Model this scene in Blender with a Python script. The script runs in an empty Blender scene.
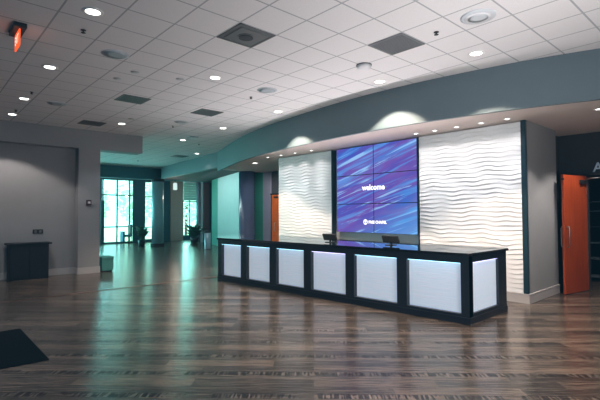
import bpy, bmesh, math, random
from mathutils import Vector, Matrix
random.seed(7)
PI = math.pi
sc = bpy.context.scene
COL = sc.collection
ROOT = {}

# ------------------------------------------------------------------ nodes
class NT:
    def __init__(s, name):
        s.m = bpy.data.materials.new(name); s.m.use_nodes = True
        s.t = s.m.node_tree; s.t.nodes.clear()
        s.out = s.t.nodes.new('ShaderNodeOutputMaterial')
    def n(s, typ, **kw):
        nd = s.t.nodes.new(typ)
        for k, v in kw.items(): setattr(nd, k, v)
        return nd
    def put(s, sock, v):
        if hasattr(v, 'is_output'): s.t.links.new(v, sock)
        elif v is not None: sock.default_value = v
    def math(s, op, a, b=None, c=None, clamp=False):
        nd = s.n('ShaderNodeMath', operation=op, use_clamp=clamp)
        for i, v in enumerate((a, b, c)):
            if v is not None: s.put(nd.inputs[i], v)
        return nd.outputs[0]
    def mix(s, f, a, b, mode='MIX'):
        nd = s.n('ShaderNodeMix', data_type='RGBA', blend_type=mode)
        s.put(nd.inputs[0], f); s.put(nd.inputs[6], a); s.put(nd.inputs[7], b)
        return nd.outputs[2]
    def noise(s, vec, scale, detail=3, rough=.5, dist=0.):
        nd = s.n('ShaderNodeTexNoise')
        s.put(nd.inputs['Vector'], vec); nd.inputs['Scale'].default_value = scale
        nd.inputs['Detail'].default_value = detail; nd.inputs['Roughness'].default_value = rough
        nd.inputs['Distortion'].default_value = dist
        return nd.outputs['Fac']
    def mapping(s, vec, loc=(0,0,0), rot=(0,0,0), scale=(1,1,1)):
        nd = s.n('ShaderNodeMapping')
        s.put(nd.inputs['Vector'], vec)
        nd.inputs['Location'].default_value = loc; nd.inputs['Rotation'].default_value = rot; nd.inputs['Scale'].default_value = scale
        return nd.outputs[0]
    def ramp(s, f, stops):
        nd = s.n('ShaderNodeValToRGB'); s.put(nd.inputs[0], f)
        e = nd.color_ramp.elements
        while len(e) < len(stops): e.new(.5)
        for k, (p, c) in zip(e, stops): k.position = p; k.color = c if len(c) == 4 else (*c, 1)
        return nd.outputs[0]
    def bsdf(s, color=(.5,.5,.5,1), rough=.5, metal=0., bump=None, bstr=.2, emis=None, estr=0., spec=.5, coat=0.):
        b = s.n('ShaderNodeBsdfPrincipled')
        if isinstance(color, tuple) and len(color) == 3: color = (*color, 1)
        s.put(b.inputs['Base Color'], color); s.put(b.inputs['Roughness'], rough); s.put(b.inputs['Metallic'], metal)
        b.inputs['Specular IOR Level'].default_value = spec; b.inputs['Coat Weight'].default_value = coat
        if emis is not None:
            if isinstance(emis, tuple) and len(emis) == 3: emis = (*emis, 1)
            s.put(b.inputs['Emission Color'], emis); s.put(b.inputs['Emission Strength'], estr)
        if bump is not None:
            bp = s.n('ShaderNodeBump'); bp.inputs['Strength'].default_value = bstr; bp.inputs['Distance'].default_value = .02
            s.put(bp.inputs['Height'], bump); s.t.links.new(bp.outputs[0], b.inputs['Normal'])
        s.t.links.new(b.outputs[0], s.out.inputs[0])
        return s.m
    def pos(s): return s.n('ShaderNodeNewGeometry').outputs['Position']
    def obj(s): return s.n('ShaderNodeTexCoord').outputs['Object']

def paint(name, c, rough=.6, var=.06, scale=3., metal=0., spec=.4, bstr=.05):
    """painted / plain surface with a slight procedural mottling"""
    t = NT(name); p = t.obj()
    f = t.noise(p, scale, 4)
    k = t.math('MULTIPLY_ADD', f, 2*var, 1-var)
    fine = t.noise(p, 60, 2)
    cc = t.n('ShaderNodeVectorMath', operation='SCALE'); cc.inputs[0].default_value = c; t.put(cc.inputs['Scale'], k)
    return t.bsdf(cc.outputs[0], rough, metal, bump=fine, bstr=bstr, spec=spec)
def glow(name, c, s):
    t = NT(name); f = t.noise(t.obj(), 8, 2)
    e = t.n('ShaderNodeEmission'); e.inputs[0].default_value = (*c, 1)
    t.put(e.inputs[1], t.math('MULTIPLY_ADD', f, s*.1, s*.95))
    t.t.links.new(e.outputs[0], t.out.inputs[0]); return t.m

# ------------------------------------------------------------------ mesh helpers
def BM(): return bmesh.new()
def box(bm, x0, x1, y0, y1, z0, z1, bev=0, rot=None):
    r = bmesh.ops.create_cube(bm, size=1)
    vs = r['verts']
    bmesh.ops.scale(bm, vec=(abs(x1-x0), abs(y1-y0), abs(z1-z0)), verts=vs)
    if bev:
        es = list({e for v in vs for e in v.link_edges})
        g = bmesh.ops.bevel(bm, geom=es, offset=bev, segments=2, affect='EDGES', profile=.6)
        vs = list({v for f in g['faces'] for v in f.verts} | {v for v in vs if v.is_valid})
    if rot: bmesh.ops.rotate(bm, verts=vs, cent=(0,0,0), matrix=rot)
    bmesh.ops.translate(bm, vec=((x0+x1)/2, (y0+y1)/2, (z0+z1)/2), verts=vs)
    return bm
def prism(bm, pts, z0, z1):
    a = [bm.verts.new((x, y, z0)) for x, y in pts]; b = [bm.verts.new((x, y, z1)) for x, y in pts]
    n = len(pts); bm.faces.new(a[::-1]); bm.faces.new(b)
    for i in range(n): bm.faces.new((a[i], a[(i+1)%n], b[(i+1)%n], b[i]))
    bmesh.ops.recalc_face_normals(bm, faces=bm.faces)
    return bm
def lathe(bm, prof, c=(0,0,0), seg=32, cap=True):
    rings = []
    for r, z in prof:
        rings.append([bm.verts.new((c[0]+r*math.cos(2*PI*k/seg), c[1]+r*math.sin(2*PI*k/seg), c[2]+z)) for k in range(seg)])
    for a, b in zip(rings, rings[1:]):
        for k in range(seg): bm.faces.new((a[k], a[(k+1)%seg], b[(k+1)%seg], b[k]))
    if cap: bm.faces.new(rings[0][::-1]); bm.faces.new(rings[-1])
    bmesh.ops.recalc_face_normals(bm, faces=bm.faces)
    return bm
def tube(bm, pts, r, seg=10):
    pts = [Vector(p) for p in pts]; rings = []
    for i, p in enumerate(pts):
        d = (pts[min(i+1, len(pts)-1)]-pts[max(i-1, 0)]).normalized()
        u = d.cross(Vector((0,0,1)) if abs(d.z) < .9 else Vector((1,0,0))).normalized(); v = d.cross(u)
        rings.append([bm.verts.new(p+r*(math.cos(2*PI*k/seg)*u+math.sin(2*PI*k/seg)*v)) for k in range(seg)])
    for a, b in zip(rings, rings[1:]):
        for k in range(seg): bm.faces.new((a[k], a[(k+1)%seg], b[(k+1)%seg], b[k]))
    bm.faces.new(rings[0][::-1]); bm.faces.new(rings[-1])
    bmesh.ops.recalc_face_normals(bm, faces=bm.faces)
    return bm
def obj(name, bm, mat, parent=None, smooth=False):
    me = bpy.data.meshes.new(name)
    if parent is not None:
        bmesh.ops.translate(bm, vec=-Vector(ROOT[parent.name]), verts=bm.verts)
    bm.to_mesh(me); bm.free(); me.materials.append(mat)
    if smooth:
        for p in me.polygons: p.use_smooth = True
    o = bpy.data.objects.new(name, me); COL.objects.link(o)
    if parent is not None: o.parent = parent; ROOT[o.name] = ROOT[parent.name]
    else: ROOT[o.name] = (0,0,0)
    return o
def based(name, bm, mat, loc, smooth=False):
    """a one-mesh thing whose origin is its base"""
    bmesh.ops.translate(bm, vec=-Vector(loc), verts=bm.verts)
    o = obj(name, bm, mat, None, smooth); o.location = loc; ROOT[o.name] = loc
    return o
def tag(o, label, cat, group=None):
    o['label'] = label; o['category'] = cat
    if group: o['group'] = group
    return o
def thing(name, label, cat, loc, group=None):
    o = bpy.data.objects.new(name, None); COL.objects.link(o); o.location = loc; o.empty_display_size = .1
    ROOT[o.name] = loc
    return tag(o, label, cat, group)
def dup(root, loc, label, rotz=0):
    r = root.copy(); COL.objects.link(r); r.location = loc; r.rotation_euler = (0,0,rotz); r['label'] = label
    for ch in list(root.children):
        c = ch.copy(); COL.objects.link(c); c.parent = r
        for g in ch.children:
            d = g.copy(); COL.objects.link(d); d.parent = c
    return r
def struct(name, bm, mat, parent=None, smooth=False):
    o = obj(name, bm, mat, parent, smooth)
    if parent is None: o['kind'] = 'structure'
    return o
def lamp(name, kind, loc, power, color, rot=(0,0,0), **kw):
    d = bpy.data.lights.new(name, kind); d.energy = power; d.color = color
    for k, v in kw.items(): setattr(d, k, v)
    o = bpy.data.objects.new(name, d); COL.objects.link(o); o.location = loc; o.rotation_euler = rot
    return o

# ------------------------------------------------------------------ dimensions
CAMZ = 1.751
CZ = 4.2256                       # ceiling
SZ = 3.52                         # soffit over the desk
GX, GY, T = -4.5835, 1.8953, .61  # ceiling grid

# ------------------------------------------------------------------ materials
# ceiling tiles with the T-bar grid
t = NT('ceiling_tile'); p = t.pos()
sx = t.n('ShaderNodeSeparateXYZ'); t.put(sx.inputs[0], p)
def gl(v, off):
    a = t.math('SUBTRACT', v, off); a = t.math('DIVIDE', a, T); a = t.math('ADD', a, 200)
    fr = t.math('FRACT', a); d = t.math('ABSOLUTE', t.math('SUBTRACT', fr, .5)); return t.math('GREATER_THAN', d, .5-.019)
g = t.math('MAXIMUM', gl(sx.outputs[0], GX), gl(sx.outputs[1], GY))
sp = t.noise(p, 55, 3, .7)
tc = t.mix(sp, (.62,.615,.64,1), (.74,.73,.75,1))
cc = t.mix(g, tc, (.36,.38,.41,1))
M_ceil = t.bsdf(cc, .85, bump=t.math('SUBTRACT', sp, t.math('MULTIPLY', g, .6)), bstr=.12, spec=.2)

# floor: dark streaky planks laid diagonally, some with rows of short cross marks
t = NT('plank_floor'); p = t.pos()
m = t.mapping(p, rot=(0,0,-PI/4-.02))
br = t.n('ShaderNodeTexBrick', offset=.37, offset_frequency=2)
t.put(br.inputs['Vector'], m); br.inputs['Scale'].default_value = 1
br.inputs['Brick Width'].default_value = 1.25; br.inputs['Row Height'].default_value = .19
br.inputs['Mortar Size'].default_value = .0025; br.inputs['Color1'].default_value = (0,0,0,1); br.inputs['Color2'].default_value = (1,1,1,1)
br.inputs['Mortar'].default_value = (.3,.3,.3,1)
rnd = br.outputs['Color']
st = t.noise(t.mapping(m, scale=(1.5,30,1)), 1.6, 6, .72)
st2 = t.noise(t.mapping(m, scale=(.6,9,1)), 1.2, 3, .6)
tone = t.math('ADD', t.math('MULTIPLY', rnd, .15), t.math('ADD', t.math('MULTIPLY', st, .85), t.math('MULTIPLY', st2, .20)))
base = t.ramp(tone, [(.36,(.005,.005,.007)), (.50,(.024,.020,.018)), (.60,(.075,.057,.045)), (.74,(.20,.15,.115))])
sy = t.n('ShaderNodeSeparateXYZ'); t.put(sy.inputs[0], m)
row = t.math('FRACT', t.math('DIVIDE', t.math('ADD', sy.outputs[1], 100.), .57))
rowm = t.math('MULTIPLY', t.math('GREATER_THAN', row, .62), t.math('LESS_THAN', row, .80))
dn = t.noise(t.mapping(m, scale=(46,5,1)), 1, 1, .5)
dn2 = t.noise(t.mapping(m, scale=(2.2,2,1)), 1, 2, .5)
dash = t.math('MULTIPLY', rowm, t.math('MULTIPLY', t.math('GREATER_THAN', dn, .49), t.math('GREATER_THAN', dn2, .36)))
lite = t.math('MULTIPLY', rowm, t.math('MULTIPLY', t.math('LESS_THAN', dn, .42), t.math('GREATER_THAN', dn2, .5)))
base = t.mix(t.math('MULTIPLY', dash, .85), base, (.014,.014,.016,1))
base = t.mix(t.math('MULTIPLY', lite, .4), base, (.2,.18,.16,1))
rg = t.math('MULTIPLY_ADD', st, .14, .15)
spv = t.math('MULTIPLY', t.math('SUBTRACT', t.math('MULTIPLY', tone, 2.8), .90, clamp=True), t.math('SUBTRACT', 1., t.math('MULTIPLY', dash, .8)))
M_floor = t.bsdf(base, rg, bump=t.math('ADD', st, t.math('MULTIPLY', br.outputs['Fac'], -.6)), bstr=.16, spec=.5)
t.put([n_ for n_ in t.t.nodes if n_.type == 'BSDF_PRINCIPLED'][0].inputs['Specular IOR Level'], spv)
[n_ for n_ in t.t.nodes if n_.type == 'BSDF_PRINCIPLED'][0].inputs['Specular Tint'].default_value = (1,.87,.74,1)

M_wall = paint('wall_paint_grey', (.27,.27,.275), .75)
M_head = paint('header_paint', (.095,.13,.15), .6)
M_soff = paint('soffit_paint', (.56,.48,.45), .7)
M_dark = paint('dark_wall_paint', (.07,.09,.105), .7)
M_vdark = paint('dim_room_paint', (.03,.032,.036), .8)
M_teal = paint('hall_wall_paint', (.05,.17,.22), .6)
M_mint = paint('mint_wall_paint', (.42,.56,.54), .6)
M_green = paint('green_wall_paint', (.05,.30,.24), .6)
M_lilac = paint('lilac_grey_paint', (.30,.32,.42), .6)
M_beige = paint('beige_pier_paint', (.66,.52,.44), .7)
M_base = paint('baseboard_paint', (.46,.44,.44), .4)
M_white = paint('white_wave_panel', (.80,.80,.82), .38, var=.02, spec=.5, bstr=.02)
M_edge = paint('dark_teal_edge_trim', (.012,.035,.05), .35)
M_black = paint('black_laminate', (.012,.014,.018), .22, spec=.55, bstr=.015)
M_navy = paint('dark_navy_lacquer', (.014,.020,.030), .32, spec=.5, bstr=.02)
t = NT('polished_counter'); f = t.noise(t.obj(), 40, 4)
M_top = t.bsdf(t.mix(f, (.008,.009,.012,1), (.02,.022,.028,1)), .02, spec=1., coat=1.)
[n_ for n_ in t.t.nodes if n_.type == 'BSDF_PRINCIPLED'][0].inputs['Coat IOR'].default_value = 2.3
M_plastic = paint('black_plastic', (.012,.013,.015), .5)
M_grille = paint('dark_vent_metal', (.11,.12,.125), .5, metal=.1)
M_grille2 = paint('vent_slot', (.03,.034,.038), .7)
M_spk = paint('speaker_grille_paint', (.48,.52,.56), .6)
M_spkw = paint('speaker_ring_paint', (.62,.63,.66), .5)
M_plate = paint('cover_plate_paint', (.42,.44,.47), .5)
M_trimw = paint('white_trim_ring', (.75,.74,.74), .4)
M_steel = paint('brushed_steel', (.55,.55,.55), .3, metal=1.)
M_lamp = glow('downlight_lens', (1,.97,.93), 9)
M_ledc = glow('cyan_led', (.35,.80,1.0), 4.5)
M_ledv = glow('lilac_led', (.66,.62,1.0), 4.5)
M_exit = glow('exit_orange', (1.0,.11,.025), 1.3)
M_frame = paint('window_frame_teal', (.05,.13,.15), .4)
M_leaf = paint('plant_leaf', (.07,.18,.135), .35, var=.5, scale=9)
M_pot = paint('dark_planter', (.03,.04,.045), .5)
M_cab = paint('dark_cabinet_wood', (.016,.020,.025), .55, var=.25, scale=5, spec=.2)
M_box = paint('teal_box_cloth', (.06,.25,.23), .7)
M_mat = paint('black_mat_rubber', (.004,.005,.007), .9, bstr=.3, spec=.05)
M_strip = paint('brown_transition_strip', (.11,.05,.035), .4)
M_can = paint('grey_can_metal', (.28,.31,.36), .35, metal=.6)
M_blind = paint('mint_blind_cloth', (.35,.62,.57), .7)

# orange stained door
t = NT('orange_wood'); p = t.mapping(t.obj(), scale=(14,14,.8))
f = t.noise(p, 1.4, 5, .6, 1.2)
M_orange = t.bsdf(t.ramp(f, [(.3,(.27,.036,.010)), (.55,(.35,.053,.014)), (.8,(.42,.075,.020))]), .38, spec=.4)

# lit white desk panel with faint wavy texture
t = NT('lit_wave_acrylic'); p = t.obj()
f = t.noise(t.mapping(p, scale=(2.2,2.2,26)), 1.3, 3, .5, .8)
c = t.mix(f, (.56,.65,.78,1), (.72,.81,.93,1))
M_acr = t.bsdf(c, .35, bump=f, bstr=.25, emis=c, estr=.38, spec=.4)

# video image: violet and blue with pale slanting streaks
t = NT('video_image'); p = t.pos()
m1 = t.mapping(p, rot=(0, math.radians(17), 0))
w = t.noise(t.mapping(m1, scale=(.55,1,2.6)), 1.0, 3, .55, .6)
s1 = t.noise(t.mapping(m1, scale=(.36,1,6.5)), 1.2, 4, .55, .5)
s2 = t.noise(t.mapping(m1, loc=(3,0,7), scale=(.55,1,12)), 1.1, 4, .6, .5)
bg = t.ramp(w, [(.30,(.05,.10,.50)), (.42,(.10,.085,.44)), (.57,(.165,.095,.42)), (.72,(.085,.19,.60))])
a1 = t.ramp(s1, [(.55,(0,0,0)), (.60,(.55,.55,.55)), (.72,(1,1,1))])
a2 = t.ramp(s2, [(.58,(0,0,0)), (.66,(1,1,1))])
im = t.mix(t.math('MULTIPLY', a1, .75), bg, (.10,.38,.85,1))
im = t.mix(t.math('MULTIPLY', a2, .8), im, (.33,.60,.95,1))
sz = t.n('ShaderNodeSeparateXYZ'); t.put(sz.inputs[0], p)
k = t.math('SUBTRACT', t.math('MULTIPLY', t.math('ADD', sz.outputs[0], 6.9), .55), t.math('SUBTRACT', sz.outputs[2], 1.75), clamp=True)
im = t.mix(t.math('MULTIPLY', k, .55), im, (.10,.42,.85,1))
e = t.n('ShaderNodeEmission'); t.put(e.inputs[0], im); e.inputs[1].default_value = 1.05
t.t.links.new(e.outputs[0], t.out.inputs[0]); M_video = t.m
M_text = glow('screen_white', (1,1,1), 1.5)

# clear window glass, faintly green
t = NT('window_glass'); tr = t.n('ShaderNodeBsdfTransparent'); tr.inputs[0].default_value = (.86,.97,.95,1)
gs = t.n('ShaderNodeBsdfGlossy'); gs.inputs['Roughness'].default_value = .03
mx = t.n('ShaderNodeMixShader'); t.put(mx.inputs[0], t.math('MULTIPLY_ADD', t.noise(t.obj(), 2, 1), .02, .05))
t.t.links.new(tr.outputs[0], mx.inputs[1]); t.t.links.new(gs.outputs[0], mx.inputs[2]); t.t.links.new(mx.outputs[0], t.out.inputs[0])
M_glass = t.m
M_lawn = paint('lawn', (.55,.7,.5), .9, var=.3, scale=1)
M_tree = paint('pale_tree_leaf', (.74,.88,.78), .8, var=.45, scale=1.2)
M_bark = paint('bark', (.12,.09,.07), .9)

# ------------------------------------------------------------------ shell
struct('floor', box(BM(), -26.2, 4.2, -6.2, 17, -.2, 0), M_floor)
struct('ceiling', box(BM(), -26.2, 4.2, -6.2, 17, CZ, CZ+.2), M_ceil)
struct('wall_back', box(BM(), -26.2, 4.2, -6.4, -6.2, 0, CZ), M_wall)
struct('wall_right', box(BM(), 4.2, 4.4, -6.2, 17, 0, CZ), M_wall)
struct('wall_far', box(BM(), -26.2, 4.2, 17, 17.2, 0, CZ), M_dark)

# left wall with its shallow recess and the bulkhead that carries on past the corner
XL, XR = -13.54, -13.87
bm = BM()
box(bm, XR-.3, XR, -6.2, 3.57, 0, CZ)
box(bm, XR, XL, -6.2, 3.57, 3.67, CZ)
box(bm, XR-.3, XL, 3.57, 4.17, 0, CZ)
box(bm, XR-.2, XL, 4.17, 5.45, 3.68, CZ)
struct('wall_left', bm, M_wall)
bm = BM()
for x0, x1, y0, y1 in ((XR, XR+.02, -6.2, 3.57), (XL, XL+.02, 3.57, 4.19), (XR-.3, XL, 4.17, 4.19), (XR, XL, 3.55, 3.57)):
    box(bm, x0, x1, y0, y1, 0, .15, .004); box(bm, x0, x1, y0, y1, .155, .185, .004)
struct('baseboard_left', bm, M_base)

# curved header over the desk
ctrl = [(2.2,9.9),(1.0,8.95),(-.5,8.15),(-1.72,7.69),(-2.81,7.37),(-4.0,7.16),(-5.0,7.07),(-5.9,7.05),(-6.9,7.10),(-8.0,7.21),(-9.0,7.33),(-10.2,7.54),(-11.4,7.85),(-12.5,8.20),(-13.75,8.65),(-15.05,9.13)]
def catmull(P, n=6):
    out = []
    for i in range(len(P)-1):
        p0, p1, p2, p3 = P[max(i-1,0)], P[i], P[i+1], P[min(i+2,len(P)-1)]
        for k in range(n):
            s = k/n
            out.append(tuple(.5*(2*p1[a]+(p2[a]-p0[a])*s+(2*p0[a]-5*p1[a]+4*p2[a]-p3[a])*s*s+(3*p1[a]-p0[a]-3*p2[a]+p3[a])*s**3) for a in (0,1)))
    return out+[P[-1]]
curve = catmull(ctrl)
back = [(x, y+.08) for x, y in curve[::-1]]
o = struct('wall_header', prism(BM(), curve+back, 3.45, CZ), M_head)
struct('ceiling_soffit', prism(BM(), [(x, y+.07) for x, y in curve]+[(-15.05,16.9),(4.1,16.9),(4.1,9.97)], SZ, SZ+.1), M_soff)
# straight bulkheads of the far hall
bm = BM()
prism(bm, [(-15.05,9.13),(-15.05,9.33),(-21.9,10.03),(-21.9,9.83)], 3.6, CZ)
struct('wall_hall_beam', bm, M_head)
struct('wall_window_beam', box(BM(), -23.0, -22.7, -6, 16.9, 3.60, CZ), M_teal)
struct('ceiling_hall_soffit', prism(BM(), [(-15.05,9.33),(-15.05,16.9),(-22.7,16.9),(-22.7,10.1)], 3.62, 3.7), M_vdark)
struct('ceiling_window_soffit', box(BM(), -26, -23.0, -6, 16.9, 3.86, 3.94), M_teal)

# feature wall, side wall, walls behind
struct('wall_feature', box(BM(), -10.75, -3.26, 8.87, 9.07, 0, SZ), paint('feature_wall_paint', (.56,.60,.63), .5))
struct('wall_side', box(BM(), -3.26, -3.16, 8.76, 10.4, 0, SZ), M_wall)
struct('wall_side_return', box(BM(), -3.46, -3.36, 10.4, 11.3, 0, SZ), M_vdark)  # shade of the recess is put into its dark paint
bm = BM(); box(bm, -3.46, -2.80, 11.25, 11.4, 0, SZ); box(bm, -2.80, -.80, 11.25, 11.4, 2.6, SZ); box(bm, -.80, 4.2, 11.25, 11.4, 0, SZ)
struct('wall_doorway', bm, M_vdark)
bm = BM()
box(bm, -3.16, -3.14, 8.74, 10.4, 0, .15, .004); box(bm, -3.16, -3.135, 8.74, 10.4, .155, .185, .004)
struct('baseboard_side', bm, M_base)
bm = BM()
box(bm, -10.7, -3.14, 8.70, 8.76, 0, .17, .004); box(bm, -10.7, -3.14, 8.69, 8.76, .17, .185, .003)
struct('baseboard_feature', bm, M_base)
bm = BM(); box(bm, -3.25, -3.16, 8.70, 8.77, .185, SZ, .004)
struct('trim_feature', bm, M_edge)
bm = BM(); box(bm, -2.86, -2.78, 11.16, 11.30, 0, 2.6, .005); box(bm, -2.86, -.75, 11.16, 11.30, 2.56, 2.60, .005); box(bm, -.83, -.75, 11.16, 11.30, 0, 2.6, .005)
struct('trim_doorway', bm, M_vdark)

# walls behind the desk at the left end of the feature wall
struct('wall_corridor', box(BM(), -16.2, -10.75, 11.45, 11.6, 0, SZ), M_dark)
bm = BM(); prism(bm, [(-15.55,10.78),(-20.0,12.15),(-20.0,12.35),(-15.5,10.98)], 0, 3.62); struct('wall_mint', bm, M_mint)
struct('wall_hall_right', prism(BM(), [(-20.0,12.15),(-21.3,12.55),(-21.3,12.75),(-20.0,12.35)], 0, 3.62), M_green)
# ---- far window wall
XW = -26.0
bm = BM()
for y0, y1, z0, z1 in ((9.98,10.62,0,CZ),(11.16,12.3,0,CZ),(12.3,13.16,0,CZ),(14.22,17,0,CZ),(-6.2,9.98,3.80,CZ),(10.62,11.16,3.74,CZ),(13.16,14.22,3.84,CZ),(10.62,11.16,0,.12),(13.16,14.22,0,.25)):
    box(bm, XW-.2, XW, y0, y1, z0, z1)
struct('wall_window', bm, M_teal)
struct('trim_pier', box(BM(), XW, XW+.12, 12.28, 13.12, 0, 3.86), M_beige)
struct('trim_lilac_pier', box(BM(), XW+1.2, XW+1.5, 13.75, 14.15, 0, 3.86), M_lilac)
struct('trim_brown_pier', box(BM(), XW+2.6, XW+2.9, 13.02, 13.45, 0, 3.62), paint('brown_pier_paint', (.20,.17,.19), .6))
def window(n, y0, y1, z0, z1, vs, hs, w=.07):
    bm = BM()
    for y in [y0+w/2]+vs+[y1-w/2]: box(bm, XW-.12, XW-.02, y-w/2, y+w/2, z0, z1, .006)
    for z in [z0+w/2]+hs+[z1-w/2]: box(bm, XW-.115, XW-.025, y0, y1, z-w/2, z+w/2, .006)
    o = struct('window_%d' % n, bm, M_frame)
    g = box(BM(), XW-.08, XW-.065, y0+.02, y1-.02, z0+.02, z1-.02)
    obj('glass_pane', g, M_glass, o)
    return o
w1 = window(1, 8.05, 9.98, .02, 3.80, [8.18, 8.99, 9.72], [.97, 2.85])
obj('door_stile', box(BM(), XW-.1, XW+.06, 8.05, 8.24, .02, 2.52, .01), M_frame, w1)
window(2, 10.62, 11.16, .12, 3.74, [], [.9, 2.8], .05)
window(3, 13.16, 14.22, .25, 3.84, [13.68], [2.55], .06)
window(4, -6.1, 8.05, .02, 3.80, [-5+1.3*k for k in range(10)], [.97, 2.85])  # unseen run of the glass wall, added to bring in daylight
# teal sill strip at the foot of the window wall
struct('trim_window_sill', box(BM(), XW, XW+.12, -6, 10.6, 0, .10, .01), M_teal)

# outside
struct('ground', box(BM(), -60, -26.2, -25, 40, -.4, -.15), M_lawn)
def tree(x, y, h, lab):
    tr = thing('tree', lab, 'tree', (x, y, -.15), 'trees outside the windows')
    obj('trunk', tube(BM(), [(x,y,-.15),(x+.05,y,h*.3),(x,y+.05,h*.6)], .12), M_bark, tr, True)
    bm = BM()
    for k in range(900):
        a, b, r = random.uniform(0,2*PI), random.uniform(-1,1), random.random()**.4
        c = Vector((x, y, h*.6))+Vector((math.cos(a)*math.sqrt(1-b*b)*h*.34*r, math.sin(a)*math.sqrt(1-b*b)*h*.34*r, b*h*.42*r))
        u = Vector((random.gauss(0,1),random.gauss(0,1),random.gauss(0,1))).normalized()*.22; v = u.orthogonal().normalized()*.12
        bm.faces.new([bm.verts.new(c+q) for q in (u, v, -u, -v)])
    obj('foliage', bm, M_tree, tr)
tree(-33, 9.3, 4.2, 'pale green tree outside, seen through the widest tall window')
tree(-34, 13.4, 5.0, 'pale tree outside, seen through the narrow window left of the round column')
tree(-33, 17.0, 5.0, 'pale tree outside, seen through the window behind the larger plant')
tree(-37.5, 10.9, 3.2, 'low pale tree outside, at the right edge of the widest window')

# ------------------------------------------------------------------ wavy wall panels
def wave_panel(x0, x1, z0, z1, lab):
    nx, nz = 120, 430
    bm = BM(); Yf = 8.72
    def relief(x, z):
        u = z/.092 + .12*math.sin(2*PI*x/1.25+.9*math.sin(z*1.9)) + .14*math.sin(2*PI*x/.66+z*4.1) + .07*math.sin(2*PI*x/.37-z*6.3)
        fr = u-math.floor(u)
        s = fr/.18 if fr < .18 else (1-fr)/.82
        a = .5+.5*math.sin(2*PI*x/.9+z*7.7+1.5*math.sin(z*5.3))
        return .0150*s*(.2+.8*a)
    V = [[bm.verts.new((x0+(x1-x0)*i/nx, Yf-relief(x0+(x1-x0)*i/nx, z0+(z1-z0)*k/nz), z0+(z1-z0)*k/nz)) for i in range(nx+1)] for k in range(nz+1)]
    for k in range(nz):
        for i in range(nx): bm.faces.new((V[k][i], V[k][i+1], V[k+1][i+1], V[k+1][i]))
    # edges and back
    yb = 8.87
    rim = [V[0][i] for i in range(nx+1)]+[V[k][nx] for k in range(1,nz+1)]+[V[nz][i] for i in range(nx-1,-1,-1)]+[V[k][0] for k in range(nz-1,0,-1)]
    bk = [bm.verts.new((v.co.x, yb, v.co.z)) for v in rim]
    for i in range(len(rim)):
        j = (i+1) % len(rim); bm.faces.new((rim[j], rim[i], bk[i], bk[j]))
    bm.faces.new(bk)
    bmesh.ops.recalc_face_normals(bm, faces=bm.faces)
    o = based('wave_wall_panel', bm, M_white, (x0, 8.8, z0), True)
    tag(o, lab, 'wall panel', 'white wavy wall panels')
wave_panel(-10.64, -8.30, .19, 3.50, 'tall white wavy relief wall panel left of the video screens')
wave_panel(-5.50, -3.25, .19, 3.50, 'tall white wavy relief wall panel right of the video screens')
bm = BM(); box(bm, -8.30, -8.27, 8.70, 8.87, .19, 3.5); box(bm, -5.53, -5.50, 8.70, 8.87, .19, 3.5)
struct('trim_niche', bm, M_edge)

# ------------------------------------------------------------------ video wall
SX0, SX1, Z0, Z1 = -8.13, -5.57, 1.22, 3.50
dw, dh = (SX1-SX0)/2, (Z1-Z0)/3
def text_mesh(s, size, bold):
    cu = bpy.data.curves.new('txt', 'FONT'); cu.body = s; cu.size = size; cu.align_x = 'CENTER'; cu.align_y = 'CENTER'; cu.offset = bold; cu.resolution_u = 4
    o = bpy.data.objects.new('txt', cu); COL.objects.link(o)
    dg = bpy.context.evaluated_depsgraph_get(); me = bpy.data.meshes.new_from_object(o.evaluated_get(dg))
    bpy.data.objects.remove(o); bm = BM(); bm.from_mesh(me); bpy.data.meshes.remove(me)
    return bm
def fit(bm, x0, x1, zc, y=8.733):
    xs = [v.co.x for v in bm.verts]; ys = [v.co.y for v in bm.verts]
    k = (x1-x0)/(max(xs)-min(xs)); ym = (max(ys)+min(ys))/2; xm = (max(xs)+min(xs))/2
    for v in bm.verts: v.co = Vector(((x0+x1)/2+(v.co.x-xm)*k, y, zc+(v.co.y-ym)*k))
    return bm
def halves(bm, x):
    out = []
    for sgn in (1, -1):
        b = bm.copy(); bmesh.ops.bisect_plane(b, geom=b.verts[:]+b.edges[:]+b.faces[:], plane_co=(x,0,0), plane_no=(sgn,0,0), clear_outer=True)
        out.append(b)
    return out
XM = (SX0+SX1)/2
wl, wr = halves(fit(text_mesh('welcome', .3, .009), -7.23, -6.50, 2.40), XM)
lg = fit(text_mesh('FREE CHAPEL', .12, .006), -7.02, -6.45, 1.505)
em = BM()
for a in range(40):      # ring emblem with a cross
    a0, a1 = 2*PI*a/40, 2*PI*(a+1)/40; R0, R1 = .045, .070
    em.faces.new([em.verts.new((-7.12+r*math.cos(q), 8.733, 1.505+r*math.sin(q))) for r, q in ((R0,a0),(R1,a0),(R1,a1),(R0,a1))])
for x0, x1, z0, z1 in ((-.010,.010,-.046,.046),(-.028,.028,.004,.022)):
    em.faces.new([em.verts.new((-7.12+x, 8.733, 1.505+z)) for x, z in ((x0,z0),(x1,z0),(x1,z1),(x0,z1))])
ll, lr = halves(lg, XM)
rows, cols = ['bottom', 'middle', 'top'], ['left', 'right']
extra = {(1,0):'showing the first letters of welcome', (1,1):'showing the last letters of welcome', (0,0):'showing the ring logo', (0,1):'showing the end of the logo wording', (2,0):'with violet and blue streaks', (2,1):'with violet and blue streaks'}
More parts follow.
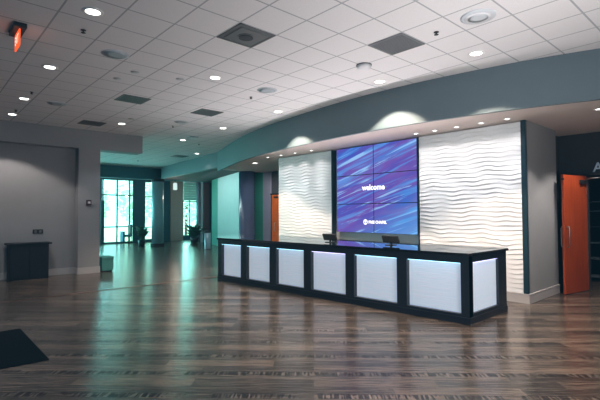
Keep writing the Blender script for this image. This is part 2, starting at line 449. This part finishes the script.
for r in range(3):
    for c in range(2):
        x0, z0 = SX0+c*dw, Z0+r*dh
        d = thing('video_display', f'{rows[r]} {cols[c]} display of the video wall, {extra[(r,c)]}', 'screen', (x0+dw/2, 8.8, z0), 'displays of the video wall')
        bm = BM(); e = .009
        box(bm, x0+.001, x0+dw-.001, 8.745, 8.868, z0+.001, z0+dh-.001)
        box(bm, x0+.001, x0+e, 8.737, 8.75, z0+.001, z0+dh-.001); box(bm, x0+dw-e, x0+dw-.001, 8.737, 8.75, z0+.001, z0+dh-.001)
        box(bm, x0+.001, x0+dw-.001, 8.737, 8.75, z0+.001, z0+e); box(bm, x0+.001, x0+dw-.001, 8.737, 8.75, z0+dh-e, z0+dh-.001)
        obj('bezel', bm, M_plastic, d)
        s = obj('screen', box(BM(), x0+e, x0+dw-e, 8.739, 8.746, z0+e, z0+dh-e), M_video, d)
        for key, b, nm in (((1,0),wl,'lettering'),((1,1),wr,'lettering'),((0,0),ll,'lettering'),((0,1),lr,'lettering')):
            if key == (r,c): obj(nm, b, M_text, s)
        if (r,c) == (0,0): obj('emblem', em, M_text, s)

# ------------------------------------------------------------------ reception desk
SL = .0686
def fy(x): return 6.4527+SL*(x+3.213)
DH = 1.106
XRt, XLt = -3.213, -9.86
desk = thing('reception_desk', 'long black reception desk with glowing white panels in front of the wave wall', 'reception desk', (-6.5, 7.0, 0))
foot = [(XLt, fy(XLt)), (XRt, fy(XRt)), (XRt, 7.84), (-9.86, 7.84), (-10.7, 7.5), (-10.7, 6.62)]
def inset(pts, d):
    n = len(pts); c = Vector((sum(p[0] for p in pts)/n, sum(p[1] for p in pts)/n)); out = []
    for i in range(n):
        a, b, e = Vector(pts[i-1]), Vector(pts[i]), Vector(pts[(i+1) % n])
        n1 = Vector((-(b-a).y, (b-a).x)).normalized(); n2 = Vector((-(e-b).y, (e-b).x)).normalized()
        k = (n1+n2); k = k/k.dot(n1); out.append(tuple(b+k*d))
    return out
obj('body', prism(BM(), inset(foot, .112), .05, 1.05), M_navy, desk)
obj('plinth', prism(BM(), inset(foot, -.012), 0, .10), M_navy, desk)
bm = BM(); prism(bm, inset(foot, -.035), 1.062, DH)
bmesh.ops.bevel(bm, geom=bm.edges[:], offset=.006, segments=2, affect='EDGES')
obj('counter_top', bm, M_top, desk)
def fpost(x0, x1, z0, z1, yin=.118, yout=0):
    return prism(BM(), [(x0, fy(x0)-yout), (x1, fy(x1)-yout), (x1, fy(x1)+yin), (x0, fy(x0)+yin)], z0, z1)
px = [(-9.71,-8.90),(-8.68,-7.84),(-7.62,-6.755),(-6.55,-5.635),(-5.43,-4.495),(-4.30,-3.345)]
obj('rail', fpost(XLt, XRt, .945, 1.062), M_navy, desk); obj('rail', fpost(XLt, XRt, .09, .145), M_navy, desk)
edges = [XLt]+[v for p_ in px for v in p_]+[XRt]
for k in range(0, len(edges), 2):
    obj('post', fpost(edges[k], edges[k+1], .145, .945), M_navy, desk)
for k, (a, b) in enumerate(px):
    pn = obj('panel', prism(BM(), [(a, fy(a)+.085), (b, fy(b)+.085), (b, fy(b)+.108), (a, fy(a)+.108)], .145, .945), M_acr, desk)
    st_ = prism(BM(), [(a+.02, fy(a)+.012), (b-.02, fy(b)+.012), (b-.02, fy(b)+.03), (a+.02, fy(a)+.03)], .938, .9449)
    obj('light_strip', st_, M_ledv if k in (3,) else M_ledc, pn)
# right end
def ebox(y0, y1, z0, z1, d0=0, d1=.118): return box(BM(), XRt-d1, XRt-d0, y0, y1, z0, z1)
obj('rail', ebox(6.4527, 7.84, .955, 1.062), M_navy, desk); obj('rail', ebox(6.4527, 7.84, .09, .155), M_navy, desk)
obj('post', ebox(6.454, 6.585, .155, .955), M_navy, desk); obj('post', ebox(7.52, 7.84, .155, .955), M_navy, desk)
pn = obj('panel', ebox(6.585, 7.52, .155, .955, .045, .068), M_acr, desk)
obj('light_strip', ebox(6.60, 7.50, .948, .9549, .012, .03), M_ledv, pn)
# left return
obj('return_panel', prism(BM(), [(-9.87, fy(-9.86)+.012), (-9.80, fy(-9.86)+.075), (-10.62, 6.68), (-10.69, 6.62)], .09, 1.062), M_navy, desk)

# terminals on the counter
def terminal(x, y, lab):
    tm = thing('desk_terminal', lab, 'terminal', (x, y, DH), 'terminals on the reception desk')
    obj('base', box(BM(), x-.09, x+.09, y-.06, y+.08, DH, DH+.012, .004), M_plastic, tm)
    obj('stand', box(BM(), x-.02, x+.02, y+.0, y+.03, DH+.01, DH+.09, .004), M_plastic, tm)
    rot = Matrix.Rotation(math.radians(24), 3, 'X')
    obj('case', box(BM(), x-.19, x+.19, y-.02, y+.02, DH+.045, DH+.19, .006, rot), M_plastic, tm)
    obj('screen', box(BM(), x-.175, x+.175, y+.019, y+.028, DH+.058, DH+.185, .002, rot), M_black, tm)
terminal(-6.47, 6.72, 'small black desk terminal in front of the left edge of the screens')
terminal(-5.08, 7.0, 'small black desk terminal below the right column of screens')

# ------------------------------------------------------------------ doors
b = (-2.81, 11.15)
dr = struct('door_1', box(BM(), -.023, .023, -.96, 0, .012, 2.54, .003), M_orange)
dr.location = (b[0], b[1], 0); dr.rotation_euler = (0,0,math.radians(-11)); ROOT[dr.name] = (0,0,0)
for s in (1, -1):
    bm = BM(); tube(bm, [(s*.023,-.88,1.0),(s*.07,-.88,1.0),(s*.085,-.88,1.03),(s*.085,-.88,1.40),(s*.07,-.88,1.43),(s*.023,-.88,1.43)], .012)
    obj('pull_handle', bm, M_steel, dr, True)
bm = BM(); box(bm, .023, .075, -.32, -.05, 2.36, 2.44, .006)
obj('closer_body', bm, M_plastic, dr)
bm = BM(); tube(bm, [(.05,-.14,2.45),(.25,-.26,2.47),(.48,-.02,2.49)], .012)
obj('closer_arm', bm, M_steel, dr, True)
obj('lever_lock', box(BM(), -.03, .03, -.965, -.93, 2.42, 2.46, .003), M_plastic, dr)
dr2 = struct('door_2', box(BM(), -14.40, -13.35, 11.39, 11.44, .01, 2.52, .003), paint('bright_orange_door', (.85,.20,.035), .45, var=.12, scale=4))
obj('pull_handle', tube(BM(), [(-14.15,11.39,.98),(-14.15,11.33,1.0),(-14.15,11.33,1.32),(-14.15,11.39,1.34)], .012), M_steel, dr2, True)
obj('closer_body', box(BM(), -14.2, -13.9, 11.34, 11.39, 2.38, 2.45, .006), M_plastic, dr2)
bm = BM(); box(bm, -14.46, -14.40, 11.40, 11.46, 0, 2.58, .004); box(bm, -14.46, -13.25, 11.36, 11.46, 2.52, 2.58, .004)
struct('trim_corridor_door', bm, M_vdark)
# sign letter on the dark wall beside the orange door
bm = fit(text_mesh('A', .3, .004), -2.69, -2.48, 2.735, 11.232)
g_ = bmesh.ops.extrude_face_region(bm, geom=bm.faces[:])
bmesh.ops.translate(bm, vec=(0,.018,0), verts=[v for v in g_['geom'] if isinstance(v, bmesh.types.BMVert)])
bmesh.ops.recalc_face_normals(bm, faces=bm.faces[:])
o = based('sign_letter', bm, paint('pale_sign_letter', (.55,.72,.88), .6), (-2.58,11.25,2.62)); tag(o, 'pale blue letter A on the dark wall above the orange door', 'sign')
# dim shelving in the dark room beyond the doorway
sh = thing('shelf_unit', 'dark shelving just visible in the unlit room past the orange door', 'shelf', (-2.9, 12.9, 0))
obj('side_panel', box(BM(), -3.72, -3.68, 12.7, 13.1, 0, 2.0, .004), M_vdark, sh)
obj('side_panel', box(BM(), -2.12, -2.08, 12.7, 13.1, 0, 2.0, .004), M_vdark, sh)
for z in (.1, .55, .95, 1.35, 1.75, 1.98): obj('shelf', box(BM(), -3.68, -2.12, 12.7, 13.1, z, z+.03, .004), M_dark, sh)
struct('wall_dim_room', box(BM(), -3.9, -3.8, 11.4, 17, 0, SZ), M_vdark)

# ------------------------------------------------------------------ corridor behind desk
c = (-15.12, 10.62)
o = based('round_column', lathe(BM(), [(.37,0),(.37,.12),(.34,.14),(.34,SZ)], (c[0],c[1],0)), paint('blue_grey_column', (.055,.085,.15), .25), (c[0],c[1],0), True)
tag(o, 'blue grey round column behind the left end of the reception desk', 'column')
struct('trim_green_panel', box(BM(), -16.15, -15.0, 11.37, 11.45, 0, SZ), M_green)
struct('trim_lilac_panel', box(BM(), -14.98, -14.46, 11.38, 11.45, 0, SZ), M_lilac)

# ------------------------------------------------------------------ far hall
c = (-22.35, 9.85)
cl = thing('round_column', 'thick teal round column standing before the far windows', 'column', (c[0],c[1],0))
obj('shaft', lathe(BM(), [(.31,.14),(.31,3.46)], (c[0],c[1],0)), paint('teal_column', (.26,.42,.48), .35), cl, True)
obj('base', lathe(BM(), [(.36,0),(.36,.14)], (c[0],c[1],0)), M_vdark, cl, False)
obj('capital', lathe(BM(), [(.34,3.46),(.34,3.60)], (c[0],c[1],0)), M_vdark, cl, False)
o = based('slim_column', lathe(BM(), [(.13,0),(.13,3.86)], (-24.5,13.5,0)), paint('pale_slim_column', (.36,.40,.50), .4), (-24.5,13.5,0), True)
tag(o, 'slim pale lilac column right of the plant window', 'column')
def plant(x, y, h, spread, n, lab, pr):
    pl = thing('potted_plant', lab, 'plant', (x, y, 0), 'plants by the far windows')
    ph = .34
    obj('pot', lathe(BM(), [(pr*.75,0),(pr,ph),(pr*.9,ph),(pr*.85,ph-.05)], (x,y,0), 20), M_pot, pl, True)
    bm = BM()
    for k in range(n):
        a = random.uniform(0, 2*PI); ln = random.uniform(.55, 1.)*spread; up = random.uniform(.35, 1.)*(h-ph)
        tip = Vector((x+math.cos(a)*ln, y+math.sin(a)*ln, ph+up*.85)); mid = Vector((x+math.cos(a)*ln*.45, y+math.sin(a)*ln*.45, ph+up*.95)); r0 = Vector((x+math.cos(a)*.04, y+math.sin(a)*.04, ph-.04))
        side = Vector((-math.sin(a), math.cos(a), random.uniform(-.4,.4))).normalized(); w = random.uniform(.07,.13)
        prev = None
        for q in range(8):
            s = q/7; c_ = (1-s)**2*r0+2*s*(1-s)*mid+s*s*tip
            ww = w*math.sin(PI*max(.06, min(.985, s**.8)))*(.25 if s < .25 else 1)
            cur = (bm.verts.new(c_-side*ww), bm.verts.new(c_+side*ww))
            if prev: bm.faces.new((prev[0], prev[1], cur[1], cur[0]))
            prev = cur
    obj('foliage', bm, M_leaf, pl)
plant(-22.9, 9.2, 1.2, .55, 50, 'dark leafy potted plant just left of the teal round column', .2)
plant(-22.9, 12.33, 1.22, .78, 70, 'wide dark leafy potted plant below the window with the mint blind', .26)
o = thing('trash_can', 'grey cylindrical litter bin standing by the end of the mint wall', 'trash can', (-18.78, 10.83, 0))
obj('body', lathe(BM(), [(.15,0),(.155,.02),(.155,.80)], (-18.78,10.83,0)), M_can, o, True)
obj('lid', lathe(BM(), [(.16,.80),(.16,.86),(.10,.90)], (-18.78,10.83,0)), M_plastic, o, True)
bl = thing('window_blind', 'mint roller blind drawn over the top of the window behind the larger plant', 'blind', (XW+.06, 13.69, 2.7))
bm = BM()
for k in range(7): box(bm, XW+.02, XW+.05, 13.2, 14.18, 2.62+k*.165, 2.62+k*.165+.155, .01)
obj('cloth', bm, M_blind, bl); obj('head_rail', box(BM(), XW+.0, XW+.09, 13.18, 14.2, 3.77, 3.86, .01), M_trimw, bl)
pd = thing('pendant_light', 'small white pendant light hanging before the beige pier', 'pendant light', (-22.4, 10.87, 3.62))
obj('lamp_shade', lathe(BM(), [(.10,3.06),(.11,3.10),(.11,3.42),(.04,3.46)], (-22.4,10.87,0)), glow('pendant_glow', (.75,1,.95), .9), pd, True)
obj('cord', tube(BM(), [(-22.4,10.87,3.46),(-22.4,10.87,3.62)], .012), M_plastic, pd)
ch = thing('chair', 'blue chair with a tall dark back standing by the widest window', 'chair', (-25.4, 9.35, 0))
obj('seat', box(BM(), -25.65, -25.15, 9.05, 9.5, .40, .52, .03), paint('blue_chair_cloth', (.10,.20,.32), .7), ch)
obj('side', box(BM(), -25.65, -25.15, 9.02, 9.14, .12, .72, .03), paint('blue_chair_side', (.10,.20,.32), .7), ch)
obj('backrest', box(BM(), -25.62, -25.18, 9.46, 9.56, .42, 1.12, .03), M_pot, ch)
for dx in (-.22, .22):
    for dy in (9.08, 9.5): obj('leg', box(BM(), -25.4+dx-.02, -25.4+dx+.02, dy-.02, dy+.02, 0, .42, .004), M_pot, ch)

# ------------------------------------------------------------------ left wall things
cb = thing('cabinet', 'low dark wooden cabinet against the recessed left wall', 'cabinet', (-13.58, 2.36, 0))
obj('carcass', box(BM(), -13.80, -13.37, 1.90, 2.80, .0, .93, .004), M_cab, cb)
obj('top', box(BM(), -13.82, -13.33, 1.84, 2.87, .93, .975, .006), M_cab, cb)
for y0, y1 in ((1.92, 2.345), (2.355, 2.78)):
    obj('door', box(BM(), -13.37, -13.352, y0, y1, .07, .91, .004), M_cab, cb)
pl = thing('outlet_plate', 'black wall outlet plate above the dark cabinet', 'outlet', (XR, 2.62, 1.25))
obj('plate', box(BM(), XR, XR+.015, 2.50, 2.75, 1.20, 1.32, .004), M_plastic, pl)
for y in (2.565, 2.685): obj('socket', box(BM(), XR+.015, XR+.02, y-.03, y+.03, 1.225, 1.295, .002), M_grille, pl)
fa = thing('mounted_fire_alarm', 'dark fire alarm strobe on the left wall pier', 'fire alarm', (XL, 3.85, 2.07))
obj('housing', box(BM(), XL, XL+.05, 3.78, 3.92, 1.99, 2.16, .01), paint('alarm_red', (.05,.02,.025), .4), fa)
obj('strobe_lens', box(BM(), XL+.05, XL+.075, 3.815, 3.885, 2.05, 2.11, .01), M_trimw, fa)
gb = thing('bench', 'low teal upholstered bench beside the left wall corner', 'bench', (-13.75, 4.42, 0))
obj('seat', box(BM(), -14.05, -13.55, 4.24, 4.60, .36, .45, .02), M_box, gb)
obj('body', box(BM(), -14.03, -13.57, 4.25, 4.59, .03, .36, .012), M_box, gb)
obj('foot', box(BM(), -14.0, -13.6, 4.28, 4.56, 0, .03), M_plastic, gb)

# ------------------------------------------------------------------ floor things
o = based('floor_mat', box(BM(), -7.75, -5.89, -.1, 1.25, .0, .012, .004), M_mat, (-6.8,.5,0)); tag(o, 'black rectangular floor mat in the left foreground', 'mat')
struct('trim_floor_strip', box(BM(), -10.34, -10.30, .3, 6.5, 0, .006, .002), M_strip)

# ------------------------------------------------------------------ ceiling fixtures
def fixture(name, lab, cat, loc, group, parts):
    r = thing(name, lab, cat, (0,0,0), group)
    for nm, bm, mt, sm in parts: obj(nm, bm, mt, r, sm)
    r.location = loc
    return r
WARM = (1.0,.92,.87)
down = [((-5.53,1.6),'round recessed ceiling downlight nearest the camera, top left of the photo'),
 ((-8.12,1.68),'recessed ceiling downlight second along the left row, right of the exit sign'),
 ((-10.72,1.74),'recessed ceiling downlight third along the left row going back'),
 ((-12.6,1.80),'recessed ceiling downlight closest to the left wall recess'),
 ((-6.78,4.06),'recessed ceiling downlight below the square diffuser vent with the dark centre'),
 ((-11.98,4.24),'recessed ceiling downlight near the grey bulkhead end'),
 ((-13.32,6.74),'recessed ceiling downlight far back beside the far ceiling speaker'),
 ((-15.97,8.71),'recessed ceiling downlight farthest back, before the teal beam'),
 ((-10.68,6.66),'recessed ceiling downlight close to the left part of the curved header'),
 ((-8.06,6.58),'recessed ceiling downlight above the left light scallop on the header'),
 ((-4.93,6.51),'recessed ceiling downlight above the middle light scallop on the header'),
 ((-3.05,6.48),'recessed ceiling downlight at right, beside the round ringed speaker')]
bm_t = lathe(BM(), [(.085,-.001),(.085,-.010),(.12,-.012),(.125,0)], seg=28, cap=False)
bm_l = lathe(BM(), [(.086,-.004),(.05,-.006),(.005,-.007)], seg=28)
first = fixture('downlight', down[0][1], 'ceiling light', (*down[0][0], CZ), 'ceiling downlights', [('trim_ring', bm_t, M_trimw, True), ('lens', bm_l, M_lamp, True)])
for (x, y), lab in down[1:]: dup(first, (x, y, CZ), lab)
for i, ((x, y), _) in enumerate(down):
    near = 5.5 < y < 7 and x > -11
    lamp('downlight_lamp', 'SPOT', (x, y, CZ-.03), (460 if near else 20 if x < -15 else 170 if x < -12.2 and y < 2 else 40), ((1,.80,.62) if near else (1,.9,.85) if x < -12.2 else (.80,.93,1.0)), spot_size=math.radians(104 if near else 110), spot_blend=.22, shadow_soft_size=.035)
# unseen downlights added out of frame to help light the room
for x, y in ((-2.9,1.6),(-.3,1.6),(2.3,1.6),(-1.6,4.06),(1.0,4.06),(-.4,6.0),(-5.5,-1),(-10,-1)):
    dup(first, (x, y, CZ), 'added recessed ceiling downlight, unseen, behind or beside the camera')['group'] = 'added ceiling downlights out of view'
    lamp('downlight_lamp', 'SPOT', (x, y, CZ-.03), 50, WARM, spot_size=math.radians(110), spot_blend=.25, shadow_soft_size=.04)

# soffit spots washing the wave wall
soff = [(-10.75,'small soffit spotlight just beyond the left end of the wave wall'),(-10.1,'small soffit spotlight first from the left over the left wave panel'),(-9.45,'small soffit spotlight second from the left over the left wave panel'),(-8.75,'small soffit spotlight third from the left over the left wave panel'),
 (-5.35,'small soffit spotlight at the upper right corner of the video wall'),(-4.88,'small soffit spotlight second from the left over the right wave panel'),(-4.38,'small soffit spotlight third from the left over the right wave panel'),(-3.86,'small soffit spotlight fourth from the left over the right wave panel'),(-3.36,'small soffit spotlight at the right end of the right wave panel')]
bm_t = lathe(BM(), [(.04,-.001),(.04,-.008),(.065,-.010),(.068,0)], seg=24, cap=False)
bm_l = lathe(BM(), [(.041,-.003),(.02,-.005),(.004,-.006)], seg=24)
sf = fixture('soffit_spotlight', soff[0][1], 'spotlight', (soff[0][0], 8.36, SZ), 'spotlights in the soffit', [('trim_ring', bm_t, M_trimw, True), ('lens', bm_l, M_lamp, True)])
for x, lab in soff[1:]: dup(sf, (x, 8.36, SZ), lab)
for x, _ in soff: lamp('soffit_lamp', 'SPOT', (x, 8.36, SZ-.02), 17, (1.0,.95,.93), rot=(math.radians(4),0,0), spot_size=math.radians(118), spot_blend=.75, shadow_soft_size=.03)
for x, _ in soff[1:]: lamp('soffit_lamp', 'SPOT', (x, 8.36, SZ-.02), 100, (1.0,.98,.99), rot=(math.radians(9),0,0), spot_size=math.radians(46), spot_blend=1., shadow_soft_size=.05)
dup(first, (-12.28, 8.97, SZ), 'recessed downlight in the soffit, alone over the blue grey column')
lamp('soffit_lamp', 'SPOT', (-12.28, 8.97, SZ-.02), 45, WARM, spot_size=math.radians(110), spot_blend=.3, shadow_soft_size=.03)
dup(sf, (-1.99, 8.76, SZ), 'soffit spotlight at the right edge of the photo above the orange door')
lamp('soffit_lamp', 'SPOT', (-1.99, 8.76, SZ-.02), 150, WARM, spot_size=math.radians(108), spot_blend=.35, shadow_soft_size=.03)
dup(sf, (-1.99, 10.15, SZ), 'soffit spotlight beside the orange door, outside the photo at right')
lamp('soffit_lamp', 'SPOT', (-1.99, 10.15, SZ-.02), 185, WARM, spot_size=math.radians(108), spot_blend=.35, shadow_soft_size=.03)

# speakers
spk = [((-2.45,5.27),'round ceiling speaker with a pale inner ring, upper right of the photo'),((-6.79,2.3),'round ceiling speaker nearest the exit sign, between two left downlights'),((-10.72,2.37),'round ceiling speaker left of the far row of vents'),((-6.78,5.26),'round ceiling speaker in the middle of the ceiling'),((-10.7,5.38),'round ceiling speaker behind the second small vent'),((-12.58,6.72),'round ceiling speaker farthest back near the header')]
bmA = lathe(BM(), [(.21,0),(.21,-.012),(.185,-.018),(.15,-.020)], seg=36, cap=False)
bmB = lathe(BM(), [(.152,-.018),(.15,-.022),(.12,-.025)], seg=36, cap=False)
bmC = lathe(BM(), [(.13,-.021),(.06,-.024),(.005,-.025)], seg=36)
s0 = fixture('ceiling_speaker', spk[0][1], 'speaker', (*spk[0][0], CZ), 'ceiling speakers', [('rim', bmA, M_spk, True), ('ring', bmB, M_spkw, True), ('grille', bmC, M_spk, True)])
s1 = None
for (x, y), lab in spk[1:]:
    if s1 is None:
        bmA = lathe(BM(), [(.20,0),(.20,-.010),(.17,-.014)], seg=36, cap=False); bmC = lathe(BM(), [(.175,-.012),(.08,-.016),(.005,-.017)], seg=36)
        s1 = fixture('ceiling_speaker', lab, 'speaker', (x, y, CZ), 'ceiling speakers', [('rim', bmA, M_spk, True), ('grille', bmC, paint('speaker_mesh', (.34,.40,.44), .6), True)])
    else: dup(s1, (x, y, CZ), lab)

# vents
h = T/2-.012
def vent_parts(diff):
    fr = BM(); w = .025
    for a0, a1, b0, b1 in ((-h,h,-h,-h+w),(-h,h,h-w,h),(-h,-h+w,-h,h),(h-w,h,-h,h)): box(fr, a0, a1, b0, b1, -.012, 0)
    bk = box(BM(), -h+.01, h-.01, -h+.01, h-.01, -.004, 0)
    pl = BM()
    if diff:
        box(pl, -.22, .22, -.22, .22, -.016, -.004, .003)
        lathe(pl, [(.12,-.016),(.12,-.024),(.005,-.03)], seg=28)
    else:
        for k in range(14): box(pl, -h+.02, h-.02, -h+.03+k*.0405, -h+.03+k*.0405+.022, -.012, -.003)
    return [('frame', fr, M_grille, False), ('backing', bk, M_grille if diff else M_grille2, False), ('plate' if diff else 'slats', pl, M_grille, False)]
va = fixture('diffuser_vent', 'square grey ceiling diffuser with a dark round centre', 'vent', (GX-.5*T, GY+2.5*T, CZ), None, vent_parts(True))
obj('core', lathe(BM(), [(.10,-.026),(.10,-.034),(.005,-.036)], seg=28), M_grille2, va)
va.children[-1].location = (0,0,0)
vb = fixture('return_vent', 'large square grey return vent right of centre near the header', 'vent', (GX+1.5*T, GY+5.5*T, CZ), 'slatted ceiling vents', vent_parts(False))
for (x, y), lab in (((-9.25,3.5),'square slatted vent in the left half of the ceiling, mid distance'),((-9.28,5.33),'square slatted vent right of the middle distance downlights, closer to the curved header'),((-12.43,3.6),'slatted vent close to the left wall, before the bulkhead'),((-17.2,8.55),'slatted vent farthest back before the teal beam')):
    dup(vb, (x, y, CZ), lab)

# sprinklers, cover plates, smoke detector
spr = [((-6.18,1.67),'small dark sprinkler head just behind the nearest left downlight'),((-10.04,1.76),'small dark sprinkler head behind the third left downlight'),((-12.03,1.79),'small dark sprinkler head near the left wall recess'),((-7.42,5.32),'small dark sprinkler head left of the middle ceiling speaker'),((-3.05,5.3),'small dark sprinkler head right of the large return vent'),((-11.36,5.44),'small dark sprinkler head left of the far speaker behind the vent'),((-19.85,7.78),'small dark sprinkler head over the far hall, past the bulkhead end'),((-13.72,7.56),'small dark sprinkler head close to the far end of the header')]
bmE = lathe(BM(), [(.035,0),(.035,-.006),(.012,-.01),(.010,-.035)], seg=16); bmD = lathe(BM(), [(.030,-.035),(.030,-.040),(.006,-.046)], seg=16)
p0 = fixture('ceiling_sprinkler', spr[0][1], 'sprinkler', (*spr[0][0], CZ), 'ceiling sprinkler heads', [('escutcheon', bmE, M_grille2, True), ('deflector', bmD, M_grille2, True)])
for (x, y), lab in spr[1:]: dup(p0, (x, y, CZ), lab)
cov = [((-7.43,2.85),'right one of two flat round cover plates just past the near left speaker'),((-8.0,2.75),'left one of two flat round cover plates just past the near left speaker'),((-7.28,3.62),'flat round cover plate in the middle of the ceiling left of the downlight'),((-11.2,4.2),'flat round cover plate beside the downlight near the bulkhead')]
cp = None
for (x, y), lab in cov:
    if cp is None: cp = based('ceiling_cover_plate', lathe(BM(), [(.075,0),(.075,-.006),(.005,-.008)], seg=24), M_plate, (0,0,0), True); cp.location = (x,y,CZ); tag(cp, lab, 'cover plate', 'flat ceiling cover plates')
    else: dup(cp, (x,y,CZ), lab)
sd = fixture('smoke_detector', 'white smoke detector on a dark base right of the ceiling centre', 'smoke detector', (-4.55,5.58,CZ), None, [('base', lathe(BM(), [(.13,0),(.13,-.018)], seg=28), M_grille, False), ('dome', lathe(BM(), [(.12,-.018),(.115,-.05),(.06,-.068),(.005,-.072)], seg=28), M_spkw, True)])

# exit sign: edge-lit plate hanging from a black housing
ex = thing('exit_sign', 'glowing orange exit sign plate hanging from the ceiling at upper left', 'exit sign', (-6.68, 1.0, CZ))
obj('housing', box(BM(), -6.90, -6.46, .93, 1.07, CZ-.06, CZ, .006), M_plastic, ex)
sg = obj('plate', box(BM(), -6.84, -6.52, .992, 1.008, CZ-.28, CZ-.06, .002), M_exit, ex)
for s, yy in ((1, 1.010), (-1, .990)):
    bm = text_mesh('EXIT', .16, .002)
    for v in bm.verts: v.co = Vector((-6.68-s*v.co.x*.75, yy, CZ-.17+v.co.y))
    obj('lettering', bm, glow('exit_letter', (1,.75,.6), 1.6), sg)

# ------------------------------------------------------------------ light
TEAL = (.25,1.0,.85)
w = bpy.data.worlds.new('sky'); sc.world = w; w.use_nodes = True
nt = w.node_tree; bg = nt.nodes['Background']
tc = nt.nodes.new('ShaderNodeTexCoord'); ns = nt.nodes.new('ShaderNodeTexNoise'); ns.inputs['Scale'].default_value = 3
nt.links.new(tc.outputs['Generated'], ns.inputs['Vector'])
rp = nt.nodes.new('ShaderNodeValToRGB'); rp.color_ramp.elements[0].color = (.42,.97,.97,1); rp.color_ramp.elements[1].color = (.54,.98,1.0,1)
nt.links.new(ns.outputs['Fac'], rp.inputs[0]); nt.links.new(rp.outputs[0], bg.inputs[0]); bg.inputs[1].default_value = 3.6
lamp('sun', 'SUN', (-30,0,20), 7, (1,.97,.9), rot=(math.radians(8),math.radians(38),0), angle=.01)
# teal daylight falling in through the tall glazing
lamp('window_daylight', 'AREA', (-26.6, 3.0, 2.2), 1250, (.33,.92,1.0), rot=(0,math.radians(-90),0), shape='RECTANGLE', size=3.2, size_y=11)
lamp('window_daylight', 'AREA', (-26.6, 13.7, 2.2), 120, (.38,.95,.93), rot=(0,math.radians(-90),0), shape='RECTANGLE', size=3, size_y=1)
# added cool area lamp behind the hall beam, brightens the mint wall
lamp('added_mint_wall_fill', 'AREA', (-18.3, 10.25, 3.5), 42, (.72,.97,1.0), rot=(math.radians(38),0,math.radians(-17)), shape='RECTANGLE', size=4.5, size_y=.2)
lamp('pendant_lamp', 'POINT', (-22.4, 10.87, 2.95), 22, (1.0,.85,.72), shadow_soft_size=.08)
lamp('added_corridor_fill', 'SPOT', (-12.9, 9.6, 3.48), 160, (1.0,.88,.85), rot=(math.radians(38),0,math.radians(45)), spot_size=math.radians(110), spot_blend=.6, shadow_soft_size=.05)  # added spot without a fixture, brightens the corridor and its door
# added fill lamps hidden behind the counter brighten the ceiling
for x in (-8.6, -6.6, -4.6):
    lamp('added_ceiling_fill', 'AREA', (x, 7.96, 1.06), 26, (1.0,.92,.92), rot=(math.radians(180+38),0,0), shape='RECTANGLE', size=1.6, size_y=.06, spread=math.radians(115))
# added broad fill lamp, unseen at right without a fixture, brightens the ceiling
dv = Vector((-4.4,2.7,3.3)).normalized()
lamp('added_room_fill', 'AREA', (.9, 3.0, 1.0), 112, (1.0,.95,.93), rot=dv.to_track_quat('-Z','Y').to_euler(), shape='RECTANGLE', size=1.2, size_y=1.2, spread=math.radians(104))
# added blue fill lamp behind the camera, cools ceiling and floor
lamp('added_blue_fill', 'AREA', (2.5,-5.5,2.4), 230, (.16,.60,1.0), rot=(math.radians(100),0,math.radians(25)), shape='RECTANGLE', size=7, size_y=2.5)

# ------------------------------------------------------------------ camera
cam = bpy.data.cameras.new('camera'); co = bpy.data.objects.new('camera', cam); COL.objects.link(co); sc.camera = co
cam.sensor_width = 36; cam.sensor_fit = 'HORIZONTAL'; cam.lens = 36*428.55/600; cam.clip_end = 300
yaw, pit, rol = -.8352, .0299, -.0045
cy, sy_, cp_, sp_ = math.cos(yaw), math.sin(yaw), math.cos(pit), math.sin(pit)
f = Vector((sy_*cp_, cy*cp_, sp_)); r0 = Vector((cy, -sy_, 0)); u0 = r0.cross(f)
r = math.cos(rol)*r0+math.sin(rol)*u0; u = -math.sin(rol)*r0+math.cos(rol)*u0
mw = Matrix((r, u, -f)).transposed().to_4x4(); mw.translation = Vector((0,0,CAMZ)); co.matrix_world = mw

sc.view_settings.view_transform = 'Standard'; sc.view_settings.look = 'None'
vs = sc.view_settings; vs.use_curve_mapping = True; cm = vs.curve_mapping
for k, v in enumerate((.002, .007, .011)):
    cm.curves[k].points[0].location = (0, v)
cm.update()
sc.view_settings.exposure = 0; sc.view_settings.gamma = 1
sc.cycles.use_denoising = True
sc.cycles.max_bounces = 8; sc.cycles.diffuse_bounces = 5
sc.cycles.sample_clamp_indirect = 6
